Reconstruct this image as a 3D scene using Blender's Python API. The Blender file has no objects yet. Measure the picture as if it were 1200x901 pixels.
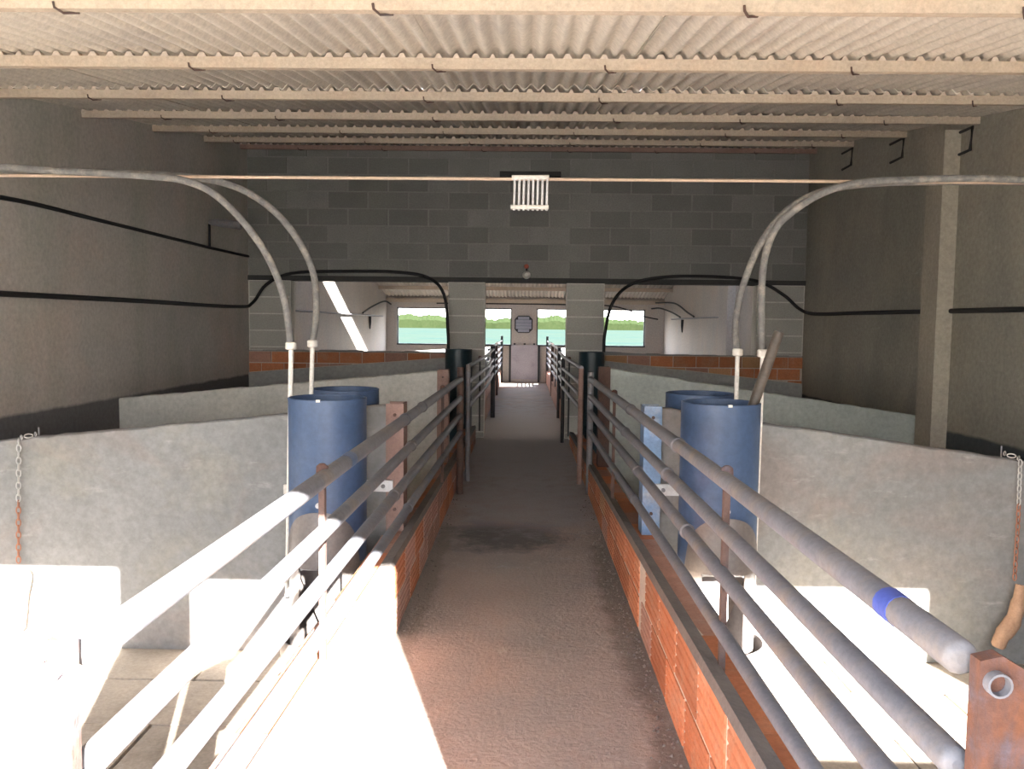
import bpy, bmesh, math, random
from mathutils import Vector, Matrix

random.seed(7)
scn = bpy.context.scene
COL = scn.collection

# ------------------------------------------------------------------ camera
F, CX, CY = 960.0, 600.0, 450.5
VPX, VPY = 615.0, 381.0
CAMPOS = Vector((0, 0, 1.42))
_y = Vector(((VPX - CX) / F, -(VPY - CY) / F, -1)).normalized()
_r = math.radians(0.7)
_z = Vector((math.sin(_r), math.cos(_r), 0))
_z = (_z - _y * _z.dot(_y)).normalized()
_x = _y.cross(_z)
W2C = Matrix((_x, _y, _z)).transposed()      # columns: the world axes seen by the camera
cd = bpy.data.cameras.new('camera')
cam = bpy.data.objects.new('camera', cd)
COL.objects.link(cam)
cam.matrix_world = Matrix.Translation(CAMPOS) @ W2C.transposed().to_4x4()
cd.sensor_fit = 'HORIZONTAL'
cd.sensor_width = 36.0
cd.lens = 36.0 * F / 1200.0
cd.clip_start = 0.02
cd.clip_end = 700
scn.camera = cam

# ------------------------------------------------------------------ sky, sun, exposure
SUN_DIR = Vector((-0.30, 1.0, -0.43)).normalized()
world = bpy.data.worlds.new('sky')
scn.world = world
world.use_nodes = True
wn = world.node_tree
wn.nodes.clear()
wo = wn.nodes.new('ShaderNodeOutputWorld')
wb = wn.nodes.new('ShaderNodeBackground')
wt = wn.nodes.new('ShaderNodeTexCoord')
wm = wn.nodes.new('ShaderNodeSeparateXYZ')
wr = wn.nodes.new('ShaderNodeValToRGB')
wr.color_ramp.elements[0].position = 0.0
wr.color_ramp.elements[0].color = (1.0, 0.97, 0.92, 1)
wr.color_ramp.elements[1].position = 0.7
wr.color_ramp.elements[1].color = (0.48, 0.66, 1.0, 1)
wn.links.new(wt.outputs['Generated'], wm.inputs[0])
wn.links.new(wm.outputs['Z'], wr.inputs[0])
wn.links.new(wr.outputs[0], wb.inputs[0])
wb.inputs[1].default_value = 1.35
wn.links.new(wb.outputs[0], wo.inputs[0])

sd = bpy.data.lights.new('sun', 'SUN')
sd.energy = 12.0
sd.angle = math.radians(0.6)
sd.color = (1.0, 0.96, 0.905)
sun = bpy.data.objects.new('sun', sd)
COL.objects.link(sun)
sun.rotation_euler = SUN_DIR.to_track_quat('-Z', 'Y').to_euler()
sun.location = (3, -6, 8)

scn.view_settings.view_transform = 'Standard'
scn.view_settings.look = 'None'
scn.view_settings.gamma = 1.0
scn.view_settings.use_curve_mapping = False
scn.view_settings.exposure = 3.55
scn.cycles.max_bounces = 14
scn.cycles.diffuse_bounces = 10

# ------------------------------------------------------------------ materials
def mat(name, c1, c2, scale=2.0, fine=40.0, bump=0.25, rough=0.85, metal=0.0,
        stain=None, stain_scale=1.3, stain_amt=0.5, vary=0.0, zband=None, spots=None, stretch=None, bscale=1.0, spec=0.3, stain2=None, s2_scale=(3, 3, .5), s2_amt=.4, scratch=None):
    m = bpy.data.materials.new(name)
    m.use_nodes = True
    nt = m.node_tree
    N, L = nt.nodes, nt.links
    N.clear()
    out = N.new('ShaderNodeOutputMaterial')
    bs = N.new('ShaderNodeBsdfPrincipled')
    L.new(bs.outputs[0], out.inputs[0])
    geo = N.new('ShaderNodeNewGeometry')
    pos = geo.outputs['Position']
    if stretch:
        mp = N.new('ShaderNodeMapping')
        mp.inputs['Scale'].default_value = stretch
        L.new(pos, mp.inputs[0])
        pos = mp.outputs[0]

    def noise(s, d=6.0, r=0.6):
        n = N.new('ShaderNodeTexNoise')
        n.inputs['Scale'].default_value = s
        n.inputs['Detail'].default_value = d
        n.inputs['Roughness'].default_value = r
        L.new(pos, n.inputs['Vector'])
        return n.outputs['Fac']

    def ramp(v, a, b):
        r = N.new('ShaderNodeMapRange')
        r.inputs['From Min'].default_value = a
        r.inputs['From Max'].default_value = b
        L.new(v, r.inputs['Value'])
        return r.outputs[0]

    def mix(fac, a, b, blend='MIX'):
        x = N.new('ShaderNodeMix')
        x.data_type = 'RGBA'
        x.blend_type = blend
        for sock, v in ((x.inputs[0], fac), (x.inputs[6], a), (x.inputs[7], b)):
            if isinstance(v, (int, float)):
                sock.default_value = v
            elif isinstance(v, tuple):
                sock.default_value = (*v, 1) if len(v) == 3 else v
            else:
                L.new(v, sock)
        return x.outputs[2]

    def math_(op, a, b=None):
        x = N.new('ShaderNodeMath')
        x.operation = op
        for i, v in enumerate((a, b)):
            if v is None:
                continue
            if isinstance(v, (int, float)):
                x.inputs[i].default_value = v
            else:
                L.new(v, x.inputs[i])
        return x.outputs[0]

    base = mix(ramp(noise(scale), 0.3, 0.7), c1, c2)
    if stain:
        sf = ramp(noise(stain_scale, 8, 0.65), 0.5, 0.68)
        base = mix(math_('MULTIPLY', sf, stain_amt), base, stain)
    if stain2:                                 # drips and runs, drawn out along one direction
        mp2 = N.new('ShaderNodeMapping')
        mp2.inputs['Scale'].default_value = s2_scale
        mp2.inputs['Location'].default_value = (3.1, 7.7, 1.9)
        L.new(geo.outputs['Position'], mp2.inputs[0])
        n2 = N.new('ShaderNodeTexNoise')
        n2.inputs['Scale'].default_value = 1.0
        n2.inputs['Detail'].default_value = 8
        n2.inputs['Roughness'].default_value = .62
        n2.inputs['Distortion'].default_value = .6
        L.new(mp2.outputs[0], n2.inputs['Vector'])
        base = mix(math_('MULTIPLY', ramp(n2.outputs['Fac'], .48, .66), s2_amt), base, stain2)
    if scratch:                                # pale scrapes
        mp3 = N.new('ShaderNodeMapping')
        mp3.inputs['Scale'].default_value = (4.5, 4.5, 17)
        mp3.inputs['Rotation'].default_value = (0, .22, 0)
        L.new(geo.outputs['Position'], mp3.inputs[0])
        n3 = N.new('ShaderNodeTexNoise')
        n3.inputs['Scale'].default_value = 1.0
        n3.inputs['Detail'].default_value = 9
        n3.inputs['Roughness'].default_value = .72
        L.new(mp3.outputs[0], n3.inputs['Vector'])
        base = mix(math_('MULTIPLY', ramp(n3.outputs['Fac'], .60, .72), .6), base, scratch)
    if vary:
        oi = N.new('ShaderNodeObjectInfo')
        v = ramp(oi.outputs['Random'], 0, 1)
        hv = N.new('ShaderNodeHueSaturation')
        mr = N.new('ShaderNodeMapRange')
        mr.inputs['To Min'].default_value = 1 - vary
        mr.inputs['To Max'].default_value = 1 + vary
        L.new(v, mr.inputs['Value'])
        L.new(mr.outputs[0], hv.inputs['Value'])
        L.new(base, hv.inputs['Color'])
        base = hv.outputs[0]
    sx = N.new('ShaderNodeSeparateXYZ')
    L.new(geo.outputs['Position'], sx.inputs[0])
    if zband:                                  # painted dado: below height z the wall carries another coat
        z0, colb = zband
        wob = math_('MULTIPLY', math_('SUBTRACT', noise(3.0), 0.5), 0.05)
        zz = math_('ADD', sx.outputs['Z'], wob)
        base = mix(ramp(zz, z0 + 0.012, z0 - 0.012), base, colb)
    if spots:                                  # wet or dirty patches, also tones lifted against dim light, each with its place
        for (px, py, rx, ry, colr, amt) in spots:
            dx = math_('DIVIDE', math_('SUBTRACT', sx.outputs['X'], px), rx)
            dy = math_('DIVIDE', math_('SUBTRACT', sx.outputs['Y'], py), ry)
            d = math_('SQRT', math_('ADD', math_('MULTIPLY', dx, dx), math_('MULTIPLY', dy, dy)))
            d = math_('ADD', d, math_('MULTIPLY', math_('SUBTRACT', noise(5.0, 8, 0.7), 0.5), 2.2))
            base = mix(math_('MULTIPLY', ramp(d, 1.15, 0.6), amt), base, colr)
    grain = ramp(noise(fine, 4, 0.7), 0.25, 0.75)
    g = N.new('ShaderNodeMapRange')
    g.inputs['To Min'].default_value = 0.80
    g.inputs['To Max'].default_value = 1.16
    L.new(grain, g.inputs['Value'])
    gc = N.new('ShaderNodeCombineXYZ')
    for i in range(3):
        L.new(g.outputs[0], gc.inputs[i])
    base = mix(1.0, base, gc.outputs[0], 'MULTIPLY')
    L.new(base, bs.inputs['Base Color'])
    bs.inputs['Roughness'].default_value = rough
    bs.inputs['Metallic'].default_value = metal
    bs.inputs['Specular IOR Level'].default_value = spec
    if bump:
        bm = N.new('ShaderNodeBump')
        bm.inputs['Strength'].default_value = bump
        bm.inputs['Distance'].default_value = 0.01 * bscale
        hh = math_('ADD', math_('MULTIPLY', noise(fine * 0.5, 8, 0.7), 0.7), math_('MULTIPLY', noise(scale * 3), 0.6))
        L.new(hh, bm.inputs['Height'])
        L.new(bm.outputs[0], bs.inputs['Normal'])
    return m

M = {}
M['plaster_l'] = mat('plaster_left', (.57, .53, .49), (.44, .43, .405), 0.9, 30, .35, .9, stain=(.58, .45, .39), stain_scale=.8, stain_amt=.55, zband=(.77, (.15, .15, .155)), stain2=(.36, .38, .32), s2_scale=(3, 1.1, .35), s2_amt=.55)
M['plaster_r'] = mat('plaster_right', (.42, .40, .335), (.31, .30, .265), 0.8, 30, .35, .9, stain=(.47, .40, .31), stain_scale=.9, stain_amt=.5, zband=(.60, (.09, .105, .115)), stain2=(.25, .255, .22), s2_scale=(3, 1.3, .4), s2_amt=.5, scratch=(.50, .48, .43))
M['plaster_far'] = mat('plaster_far', (.48, .435, .39), (.41, .38, .35), 0.9, 30, .3, .9, stain=(.50, .385, .30), stain_amt=.4, stain2=(.36, .35, .355), s2_scale=(3, 1.6, .4), s2_amt=.45)
M['pier'] = mat('pier_plaster', (.46, .42, .34), (.37, .34, .29), 1.1, 30, .3, .9)
M['panel'] = mat('panel_concrete', (.245, .250, .256), (.185, .192, .193), 1.1, 26, .3, .8, stain=(.28, .27, .232), stain_scale=1.7, stain_amt=.6, stain2=(.235, .188, .172), s2_scale=(1.2, 2, 1.6), s2_amt=.5, scratch=(.36, .36, .35))
M['panel_lift'] = mat('panel_concrete_brightened', (.54, .535, .50), (.455, .455, .425), 1.3, 26, .3, .8, stain=(.49, .475, .42), stain_scale=2.2, stain_amt=.5, stain2=(.32, .33, .30), s2_scale=(1.5, 2, 1.3), s2_amt=.5)  # same concrete as panel, colour lifted to offset the weaker light further in
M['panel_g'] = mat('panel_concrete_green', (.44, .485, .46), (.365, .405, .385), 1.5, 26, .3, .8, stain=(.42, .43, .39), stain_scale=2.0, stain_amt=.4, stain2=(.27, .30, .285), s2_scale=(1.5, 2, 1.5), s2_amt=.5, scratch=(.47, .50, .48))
M['panel_d'] = mat('panel_concrete_dull', (.40, .405, .39), (.33, .335, .325), 1.8, 26, .3, .85, stain=(.22, .235, .22), stain_scale=2.4, stain_amt=.4)
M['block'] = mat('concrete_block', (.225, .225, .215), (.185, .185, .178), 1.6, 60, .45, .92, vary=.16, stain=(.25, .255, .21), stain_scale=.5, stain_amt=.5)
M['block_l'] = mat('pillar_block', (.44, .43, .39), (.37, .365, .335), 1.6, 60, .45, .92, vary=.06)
M['mortar'] = mat('mortar', (.275, .27, .255), (.22, .22, .21), 4, 60, .4, .95)
M['mortar_p'] = mat('pillar_mortar', (.66, .645, .60), (.56, .55, .51), 4, 60, .4, .95)
M['mortar_l'] = mat('mortar_light', (.60, .52, .44), (.51, .44, .37), 6, 60, .5, .95)
M['lintel'] = mat('lintel_dark', (.035, .036, .037), (.05, .05, .05), 3, 40, .2, .7)
M['brick'] = mat('red_brick', (.50, .19, .092), (.41, .155, .08), 7, 60, .4, .9, stain=(.43, .29, .20), stain_scale=5, stain_amt=.5, vary=.22)
M['brick_y'] = mat('tan_brick', (.50, .28, .15), (.42, .235, .13), 7, 60, .4, .9, vary=.15)
M['brick_d'] = mat('dusty_brick', (.42, .235, .175), (.34, .19, .15), 7, 60, .4, .9, stain=(.39, .31, .27), stain_scale=4, stain_amt=.5, vary=.18)
M['cement_dark'] = mat('dirty_cement', (.17, .15, .135), (.12, .105, .10), 5, 50, .5, .9)
M['floor'] = mat('corridor_concrete', (.39, .335, .305), (.30, .272, .255), 2.2, 75, .8, .88,
                 stain=(.27, .258, .248), stain_scale=1.3, stain_amt=.75, bscale=1.8, stain2=(.42, .32, .27), s2_scale=(2.5, 1.2, 1), s2_amt=.5, scratch=(.46, .41, .37),
                 spots=[(.0, 10.6, 1.2, 4.6, (.42, .41, .43), .85), (-.1, 5.45, .42, .40, (.10, .097, .105), .85), (.12, 6.4, .7, .9, (.36, .35, .365), .6),  # first and third spots lighten the floor to offset dimmer light further in
                        (.5, 3.9, .10, 1.6, (.15, .135, .12), .7), (.51, 2.4, .07, 1.2, (.17, .14, .125), .6), (-.53, 4.4, .08, 1.6, (.18, .165, .14), .6)])
M['slab'] = mat('pen_slab', (.43, .36, .29), (.34, .29, .24), 3, 50, .5, .9, stain=(.23, .19, .15), stain_scale=2.5, stain_amt=.6, vary=.1)
M['slab_base'] = mat('slab_base', (.05, .042, .036), (.07, .06, .05), 4, 50, .3, .95)
M['roof'] = mat('fibre_cement_sheet', (.70, .645, .565), (.60, .56, .50), 1.3, 40, .4, .9, stain=(.44, .41, .39), stain_scale=1.4, stain_amt=.6, vary=.10)
M['purlin'] = mat('concrete_purlin', (.50, .42, .33), (.42, .355, .285), 3, 60, .5, .9, stain=(.46, .34, .25), stain_scale=4, stain_amt=.4, vary=.06)
M['rust'] = mat('rusty_steel', (.085, .048, .042), (.115, .062, .05), 9, 70, .5, .8, stain=(.11, .105, .13), stain_scale=9, stain_amt=.9, stain2=(.19, .07, .03), s2_scale=(16, 16, 6), s2_amt=.7)
M['rust_d'] = mat('dark_rust', (.085, .052, .044), (.12, .074, .06), 9, 70, .5, .85, stain=(.08, .072, .075), stain_scale=8, stain_amt=.7)
M['brown_steel'] = mat('brown_painted_steel', (.30, .20, .17), (.24, .155, .135), 5, 60, .3, .75, stain=(.20, .12, .09), stain_scale=6, stain_amt=.6)
M['blue_steel'] = mat('blue_painted_steel', (.16, .27, .46), (.22, .33, .50), 6, 60, .3, .7, stain=(.40, .41, .42), stain_scale=7, stain_amt=.7)
M['galv'] = mat('galvanized_pipe', (.165, .168, .19), (.125, .13, .15), 5, 60, .2, .6, metal=.1, stain=(.22, .18, .14), stain_scale=6, stain_amt=.55, spec=.35)
M['galv_d'] = mat('dull_galvanized_pipe', (.22, .22, .24), (.165, .168, .185), 6, 60, .25, .55, metal=.15, stain=(.21, .15, .12), stain_scale=9, stain_amt=.6)
M['dark_steel'] = mat('dark_steel', (.04, .045, .05), (.055, .055, .06), 6, 60, .2, .6, metal=.3)
M['feeder'] = mat('grey_blue_pvc', (.053, .092, .180), (.045, .08, .160), 2.5, 30, .05, .42, stain=(.10, .14, .22), stain_scale=3.5, stain_amt=.4, spec=.45)
M['feeder_t'] = mat('teal_plastic', (.016, .04, .052), (.013, .032, .042), 3, 30, .05, .38, spec=.5)
M['hood'] = mat('hood_metal', (.20, .175, .165), (.16, .145, .14), 5, 50, .15, .42, metal=.35, spec=.5)
M['white'] = mat('white_plastic', (.72, .70, .66), (.64, .62, .58), 6, 50, .1, .5)
M['white_metal'] = mat('white_metal', (.62, .63, .64), (.54, .55, .57), 6, 50, .1, .45, metal=.2)
M['hose'] = mat('grey_hose', (.19, .19, .185), (.12, .12, .12), 25, 80, .3, .7, stain=(.33, .305, .265), stain_scale=14, stain_amt=.7)
M['black'] = mat('black_plastic', (.012, .013, .015), (.018, .018, .02), 6, 50, .1, .55)
M['wire'] = mat('bare_wire', (.55, .42, .32), (.48, .38, .30), 30, 60, .1, .5)
M['chain'] = mat('chain_steel', (.50, .50, .50), (.42, .42, .42), 30, 60, .1, .45, metal=.4)
M['chain_r'] = mat('chain_rusty', (.36, .17, .11), (.28, .13, .09), 30, 60, .3, .85)
M['rope'] = mat('old_rope', (.30, .20, .12), (.24, .16, .10), 30, 80, .3, .95)
M['wood'] = mat('old_wood', (.42, .27, .18), (.32, .20, .135), 14, 60, .5, .9)
M['tube_b'] = mat('brown_tube', (.075, .062, .052), (.115, .096, .082), 9, 60, .2, .45)
M['door_m'] = mat('door_sheet', (.42, .40, .44), (.36, .345, .38), 3, 40, .15, .6, stain=(.26, .25, .28), stain_scale=4, stain_amt=.5)
M['louver'] = mat('louver_grey', (.34, .36, .43), (.30, .32, .39), 5, 40, .1, .5)
M['red'] = mat('red_plastic', (.42, .10, .06), (.36, .08, .05), 9, 50, .1, .6)
M['blue_tape'] = mat('blue_tape', (.06, .09, .35), (.05, .075, .29), 9, 50, .1, .6)
M['grass'] = mat('field_grass', (.0210, .0335, .0245), (.0290, .0360, .0280), .25, 1.5, .4, .95, stain=(.0130, .0300, .0270), stain_scale=.08, stain_amt=.7, bscale=4, spec=0.0)
M['hedge'] = mat('hedge_leaves', (.0085, .0130, .0052), (.0120, .0160, .0072), 1.2, 5, .6, .95, bscale=6, spec=0.0)
M['yard'] = mat('yard_ground', (.52, .46, .37), (.44, .39, .31), .8, 20, .4, .95)

# ------------------------------------------------------------------ mesh builder
class MB:
    def __init__(self):
        self.v, self.f, self.smooth = [], [], []

    def add(self, verts, faces, smooth=False):
        n = len(self.v)
        self.v += [tuple(p) for p in verts]
        self.f += [tuple(i + n for i in f) for f in faces]
        self.smooth += [smooth] * len(faces)
        return self

    def box(self, x0, x1, y0, y1, z0, z1):
        return self.hexa([(x0, y0, z0), (x1, y0, z0), (x1, y1, z0), (x0, y1, z0)],
                         [(x0, y0, z1), (x1, y0, z1), (x1, y1, z1), (x0, y1, z1)])

    def hexa(self, lo, hi):
        return self.add(list(lo) + list(hi), [(3, 2, 1, 0), (4, 5, 6, 7), (0, 1, 5, 4), (1, 2, 6, 5), (2, 3, 7, 6), (3, 0, 4, 7)])

    def bevbox(self, x0, x1, y0, y1, z0, z1, b):
        """box whose -y face has chamfered edges"""
        v = [(x0, y1, z0), (x1, y1, z0), (x1, y1, z1), (x0, y1, z1),
             (x0, y0 + b, z0), (x1, y0 + b, z0), (x1, y0 + b, z1), (x0, y0 + b, z1),
             (x0 + b, y0, z0 + b), (x1 - b, y0, z0 + b), (x1 - b, y0, z1 - b), (x0 + b, y0, z1 - b)]
        f = [(3, 2, 1, 0)[::-1], (0, 1, 5, 4), (1, 2, 6, 5), (2, 3, 7, 6), (3, 0, 4, 7),
             (4, 5, 9, 8), (5, 6, 10, 9), (6, 7, 11, 10), (7, 4, 8, 11), (8, 9, 10, 11)]
        return self.add(v, f)

    def prism(self, pts, axis, a, b):
        """extrude a 2D outline along an axis: axis 'y' -> pts are (x,z); 'x' -> pts are (y,z); 'z' -> pts are (x,y)"""
        def P(p, t):
            return {'y': (p[0], t, p[1]), 'x': (t, p[0], p[1]), 'z': (p[0], p[1], t)}[axis]
        n = len(pts)
        v = [P(p, a) for p in pts] + [P(p, b) for p in pts]
        f = [tuple(range(n))[::-1], tuple(range(n, 2 * n))]
        f += [(i, (i + 1) % n, n + (i + 1) % n, n + i) for i in range(n)]
        return self.add(v, f)

    def tube(self, pts, r, n=10, caps=True, hollow=0.0):
        pts = [Vector(p) for p in pts]
        rs = r if isinstance(r, (list, tuple)) else [r] * len(pts)
        def rings(rs):
            out, up = [], None
            for i, p in enumerate(pts):
                t = (pts[min(i + 1, len(pts) - 1)] - pts[max(i - 1, 0)]).normalized()
                if up is None:
                    up = Vector((0, 0, 1)) if abs(t.z) < .9 else Vector((1, 0, 0))
                up = (up - t * up.dot(t)).normalized()
                s = t.cross(up)
                out.append([p + (up * math.cos(2 * math.pi * k / n) + s * math.sin(2 * math.pi * k / n)) * rs[i] for k in range(n)])
            return out
        R = rings(rs)
        v = [q for ring in R for q in ring]
        m = len(R)
        f = [(i * n + k, i * n + (k + 1) % n, (i + 1) * n + (k + 1) % n, (i + 1) * n + k) for i in range(m - 1) for k in range(n)]
        if hollow:
            R2 = rings([max(q - hollow, .001) for q in rs])
            o = len(v)
            v += [q for ring in R2 for q in ring]
            f += [(o + i * n + (k + 1) % n, o + i * n + k, o + (i + 1) * n + k, o + (i + 1) * n + (k + 1) % n) for i in range(m - 1) for k in range(n)]
            e = (m - 1) * n
            f += [(k, o + k, o + (k + 1) % n, (k + 1) % n) for k in range(n)]
            f += [(e + k, e + (k + 1) % n, o + e + (k + 1) % n, o + e + k) for k in range(n)]
            return self.add(v, f, True)
        self.add(v, f, True)
        if caps:
            n0 = len(self.v) - len(v)
            self.f += [tuple(n0 + k for k in range(n))[::-1], tuple(n0 + (m - 1) * n + k for k in range(n))]
            self.smooth += [False, False]
        return self

WPOS = {}
def WP(o):
    return WPOS[o.name]

# build() needs world positions of parents before the depsgraph runs
def _mb_build(self, name, material, parent=None, origin=None):
    if origin is not None:
        base = Vector(origin)
    elif parent is not None:
        base = WP(parent)
    else:
        xs, ys, zs = zip(*self.v)
        base = Vector(((min(xs) + max(xs)) / 2, (min(ys) + max(ys)) / 2, min(zs)))
    me = bpy.data.meshes.new(name)
    me.from_pydata([tuple(Vector(p) - base) for p in self.v], [], self.f)
    bm = bmesh.new()
    bm.from_mesh(me)
    bmesh.ops.recalc_face_normals(bm, faces=bm.faces)
    bm.to_mesh(me)
    bm.free()
    if any(self.smooth):
        me.set_sharp_from_angle(angle=math.radians(48))
    me.polygons.foreach_set('use_smooth', self.smooth)
    me.materials.append(M[material] if isinstance(material, str) else material)
    ob = bpy.data.objects.new(name, me)
    COL.objects.link(ob)
    ob.parent = parent
    ob.location = base - (WP(parent) if parent is not None else Vector((0, 0, 0)))
    WPOS[ob.name] = base
    return ob
MB.build = _mb_build

def inst(name, src, loc, parent, scale=None, rotz=0.0, material=None):
    """another object sharing src's mesh, at a world position"""
    o = bpy.data.objects.new(name, src)
    COL.objects.link(o)
    o.parent = parent
    o.location = Vector(loc) - (WP(parent) if parent is not None else Vector((0, 0, 0)))
    if scale:
        o.scale = scale
    if rotz:
        o.rotation_euler = (0, 0, rotz)
    if material:
        o.material_slots[0].link = 'OBJECT'
        o.material_slots[0].material = M[material]
    WPOS[o.name] = Vector(loc)
    return o

def mesh_only(mb, material, name):
    me = bpy.data.meshes.new(name)
    me.from_pydata(mb.v, [], mb.f)
    bm = bmesh.new()
    bm.from_mesh(me)
    bmesh.ops.recalc_face_normals(bm, faces=bm.faces)
    bm.to_mesh(me)
    bm.free()
    if any(mb.smooth):
        me.set_sharp_from_angle(angle=math.radians(48))
    me.polygons.foreach_set('use_smooth', mb.smooth)
    me.materials.append(M[material])
    return me

def empty(name, loc, label, cat, group=None):
    o = bpy.data.objects.new(name, None)
    COL.objects.link(o)
    o.location = loc
    o.empty_display_size = .1
    o['label'] = label
    o['category'] = cat
    if group:
        o['group'] = group
    WPOS[o.name] = Vector(loc)
    return o

def tag(o, label, cat, group=None, kind=None):
    o['label'] = label
    o['category'] = cat
    if group:
        o['group'] = group
    if kind:
        o['kind'] = kind
    return o

def struct(o, label, cat):
    return tag(o, label, cat, kind='structure')

def spline(pts, n=8):
    """Catmull-Rom through the points"""
    P = [Vector(p) for p in pts]
    P = [P[0] * 2 - P[1]] + P + [P[-1] * 2 - P[-2]]
    out = []
    for i in range(1, len(P) - 2):
        for k in range(n):
            t = k / n
            a, b, c, d = P[i - 1], P[i], P[i + 1], P[i + 2]
            out.append(.5 * ((2 * b) + (c - a) * t + (2 * a - 5 * b + 4 * c - d) * t * t + (3 * b - a - 3 * c + d) * t ** 3))
    out.append(P[-2])
    return out

# ------------------------------------------------------------------ dimensions of the barn
XW = 3.46                   # half width
YF0, YF1 = 0.10, 0.30       # front wall, outer and inner face
YB = 10.25                  # block wall across the ridge
YE = 20.5                   # far end wall
ZPEN = -0.38
XL, XR = -0.57, 0.547       # faces of the corridor's low brick walls
def roof1(y): return 2.115 + .1435 * y
def roof2(y): return 4.19 - .205 * (y - YB)

# ------------------------------------------------------------------ structure: ground, floors
g = MB().box(-60, 60, -50, YF0 - .02, -.30, -.02).build('ground_yard', 'yard')  # out of view, added as a pale surface to bounce sun inside
struct(g, 'unseen pale yard ground in front of the barn, added for bounced sun', 'ground')
g = MB().box(-220, 220, YE + .25, 420, -.5, -.05).build('ground_field', 'grass')
struct(g, 'bright green grass field seen through the far windows', 'ground')

fl = MB().box(XL - .02, XR + .02, -.6, YE, -.5, 0).build('floor', 'floor')
struct(fl, 'worn stained concrete corridor floor between the two railings', 'floor')

for side, s in (('left', -1), ('right', 1)):
    x0, x1 = (-XW, -.74) if s < 0 else (.74, XW)
    base = MB().box(x0 - .02, x1 + .02, YF0, YE, -.6, ZPEN - .03).build('floor_pen_' + side, 'slab_base')
    struct(base, 'brown jointed concrete slab floor of the pens %s of the corridor' % side, 'floor')
    wx, wy, gap = (x1 - x0) / 3, .46, .014
    sl = mesh_only(MB().box(-wx / 2 + gap / 2, wx / 2 - gap / 2, -wy / 2 + gap / 2, wy / 2 - gap / 2, -.05, 0), 'slab', 'slab')
    j = 0
    y = YF1
    while y < YB:
        off = (j % 2) * wx * .5
        for i in range(4 if off else 3):
            cx = x0 + wx * (i + .5) - off
            sx = 1.0
            if cx - wx / 2 < x0 - .01:
                cx, sx = x0 + wx * .25, .5
            elif cx + wx / 2 > x1 + .01:
                cx, sx = x1 - wx * .25, .5
            inst('slab', sl, (cx, y + wy / 2, ZPEN + random.uniform(-.004, .004)), base, (sx, 1, 1))
        y += wy
        j += 1
    b = MB().box(x0, x1, YB, YE, ZPEN - .05, ZPEN).build('pen_slab_row', 'slab', base)

# ------------------------------------------------------------------ side walls
for side, s in (('left', -1), ('right', 1)):
    a, b = (-XW - .2, -XW) if s < 0 else (XW, XW + .2)
    w1 = MB().prism([(YF0, -.6), (YB + .1, -.6), (YB + .1, roof1(YB) + .62), (YB - .02, roof1(YB) + .10), (YF0, roof1(YF0) + .10)], 'x', a, b)
    w1 = w1.build('wall_' + side, 'plaster_l' if s < 0 else 'plaster_r')
    struct(w1, 'rough grey %s plaster wall of the front half with dark base band' % side, 'wall')
    w2 = MB().prism([(YB + .1, -.6), (YE + .2, -.6), (YE + .2, roof2(YE) + .1), (YB + .1, roof2(YB) + .1)], 'x', a, b)
    w2 = w2.build('wall_%s_rear' % side, 'plaster_far')
    struct(w2, 'light beige %s plaster wall seen beyond the block wall' % side, 'wall')
pil = MB().box(3.33, XW + .01, 6.71, 6.98, -.6, roof1(6.8) - .08).build('pilaster', 'pier', bpy.data.objects['wall_right'])
pil2 = MB().box(3.33, XW + .01, 13.6, 14.2, -.6, roof2(13.9) - .08).build('pilaster', 'plaster_far', bpy.data.objects['wall_right_rear'])

# ------------------------------------------------------------------ front wall behind the camera: the door and two windows the sun comes through
fw = MB()
ZT = roof1(.2) + .12
def fwp(x0, x1, z0, z1): fw.box(x0, x1, YF0, YF1, z0, z1)
fwp(-XW, -.94, -.6, .93)
fwp(-XW, -.94, 1.89, ZT)
fwp(-.94, -.58, -.6, ZT)
fwp(-.58, .485, 1.83, ZT)
fwp(.485, 1.75, -.6, ZT)
fwp(1.75, XW, -.6, .93)
fwp(1.75, XW, 1.84, ZT)
o = fw.build('wall_front', 'plaster_far')
struct(o, 'front wall with doorway and two wide window openings behind the camera', 'wall')

# ------------------------------------------------------------------ block wall at the ridge
OPL, OPR = (-2.925, -.962), (.989, 2.867)      # side openings
DOORX = (-.495, .513)
ZL = 1.945
ZSILL = 1.07
core = MB()
pcs = []
yb0, yb1 = YB + .004, YB + .2
core.box(-XW, XW, yb0, yb1, ZL + .05, roof1(YB) + .08)
for a, b in ((-XW, OPL[0]), (OPL[1], DOORX[0]), (DOORX[1], OPR[0]), (OPR[1], XW)):
    e = .004
    pcs.append((a + e if a > -XW else a, b - e if b < XW else b))
wb_ = core.build('wall_back', 'mortar')
for a, b in pcs:
    MB().box(a, b, YB + .003, yb1, -.6, ZL).build('pier_core', 'mortar_p', wb_)
struct(wb_, 'dark concrete block wall across the barn with three openings', 'wall')
lin = MB().box(-XW, XW, YB - .03, YB + .2, ZL, ZL + .06).build('trim_1', 'lintel')
struct(lin, 'dark steel lintel beam along the top of the openings', 'beam')

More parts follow.
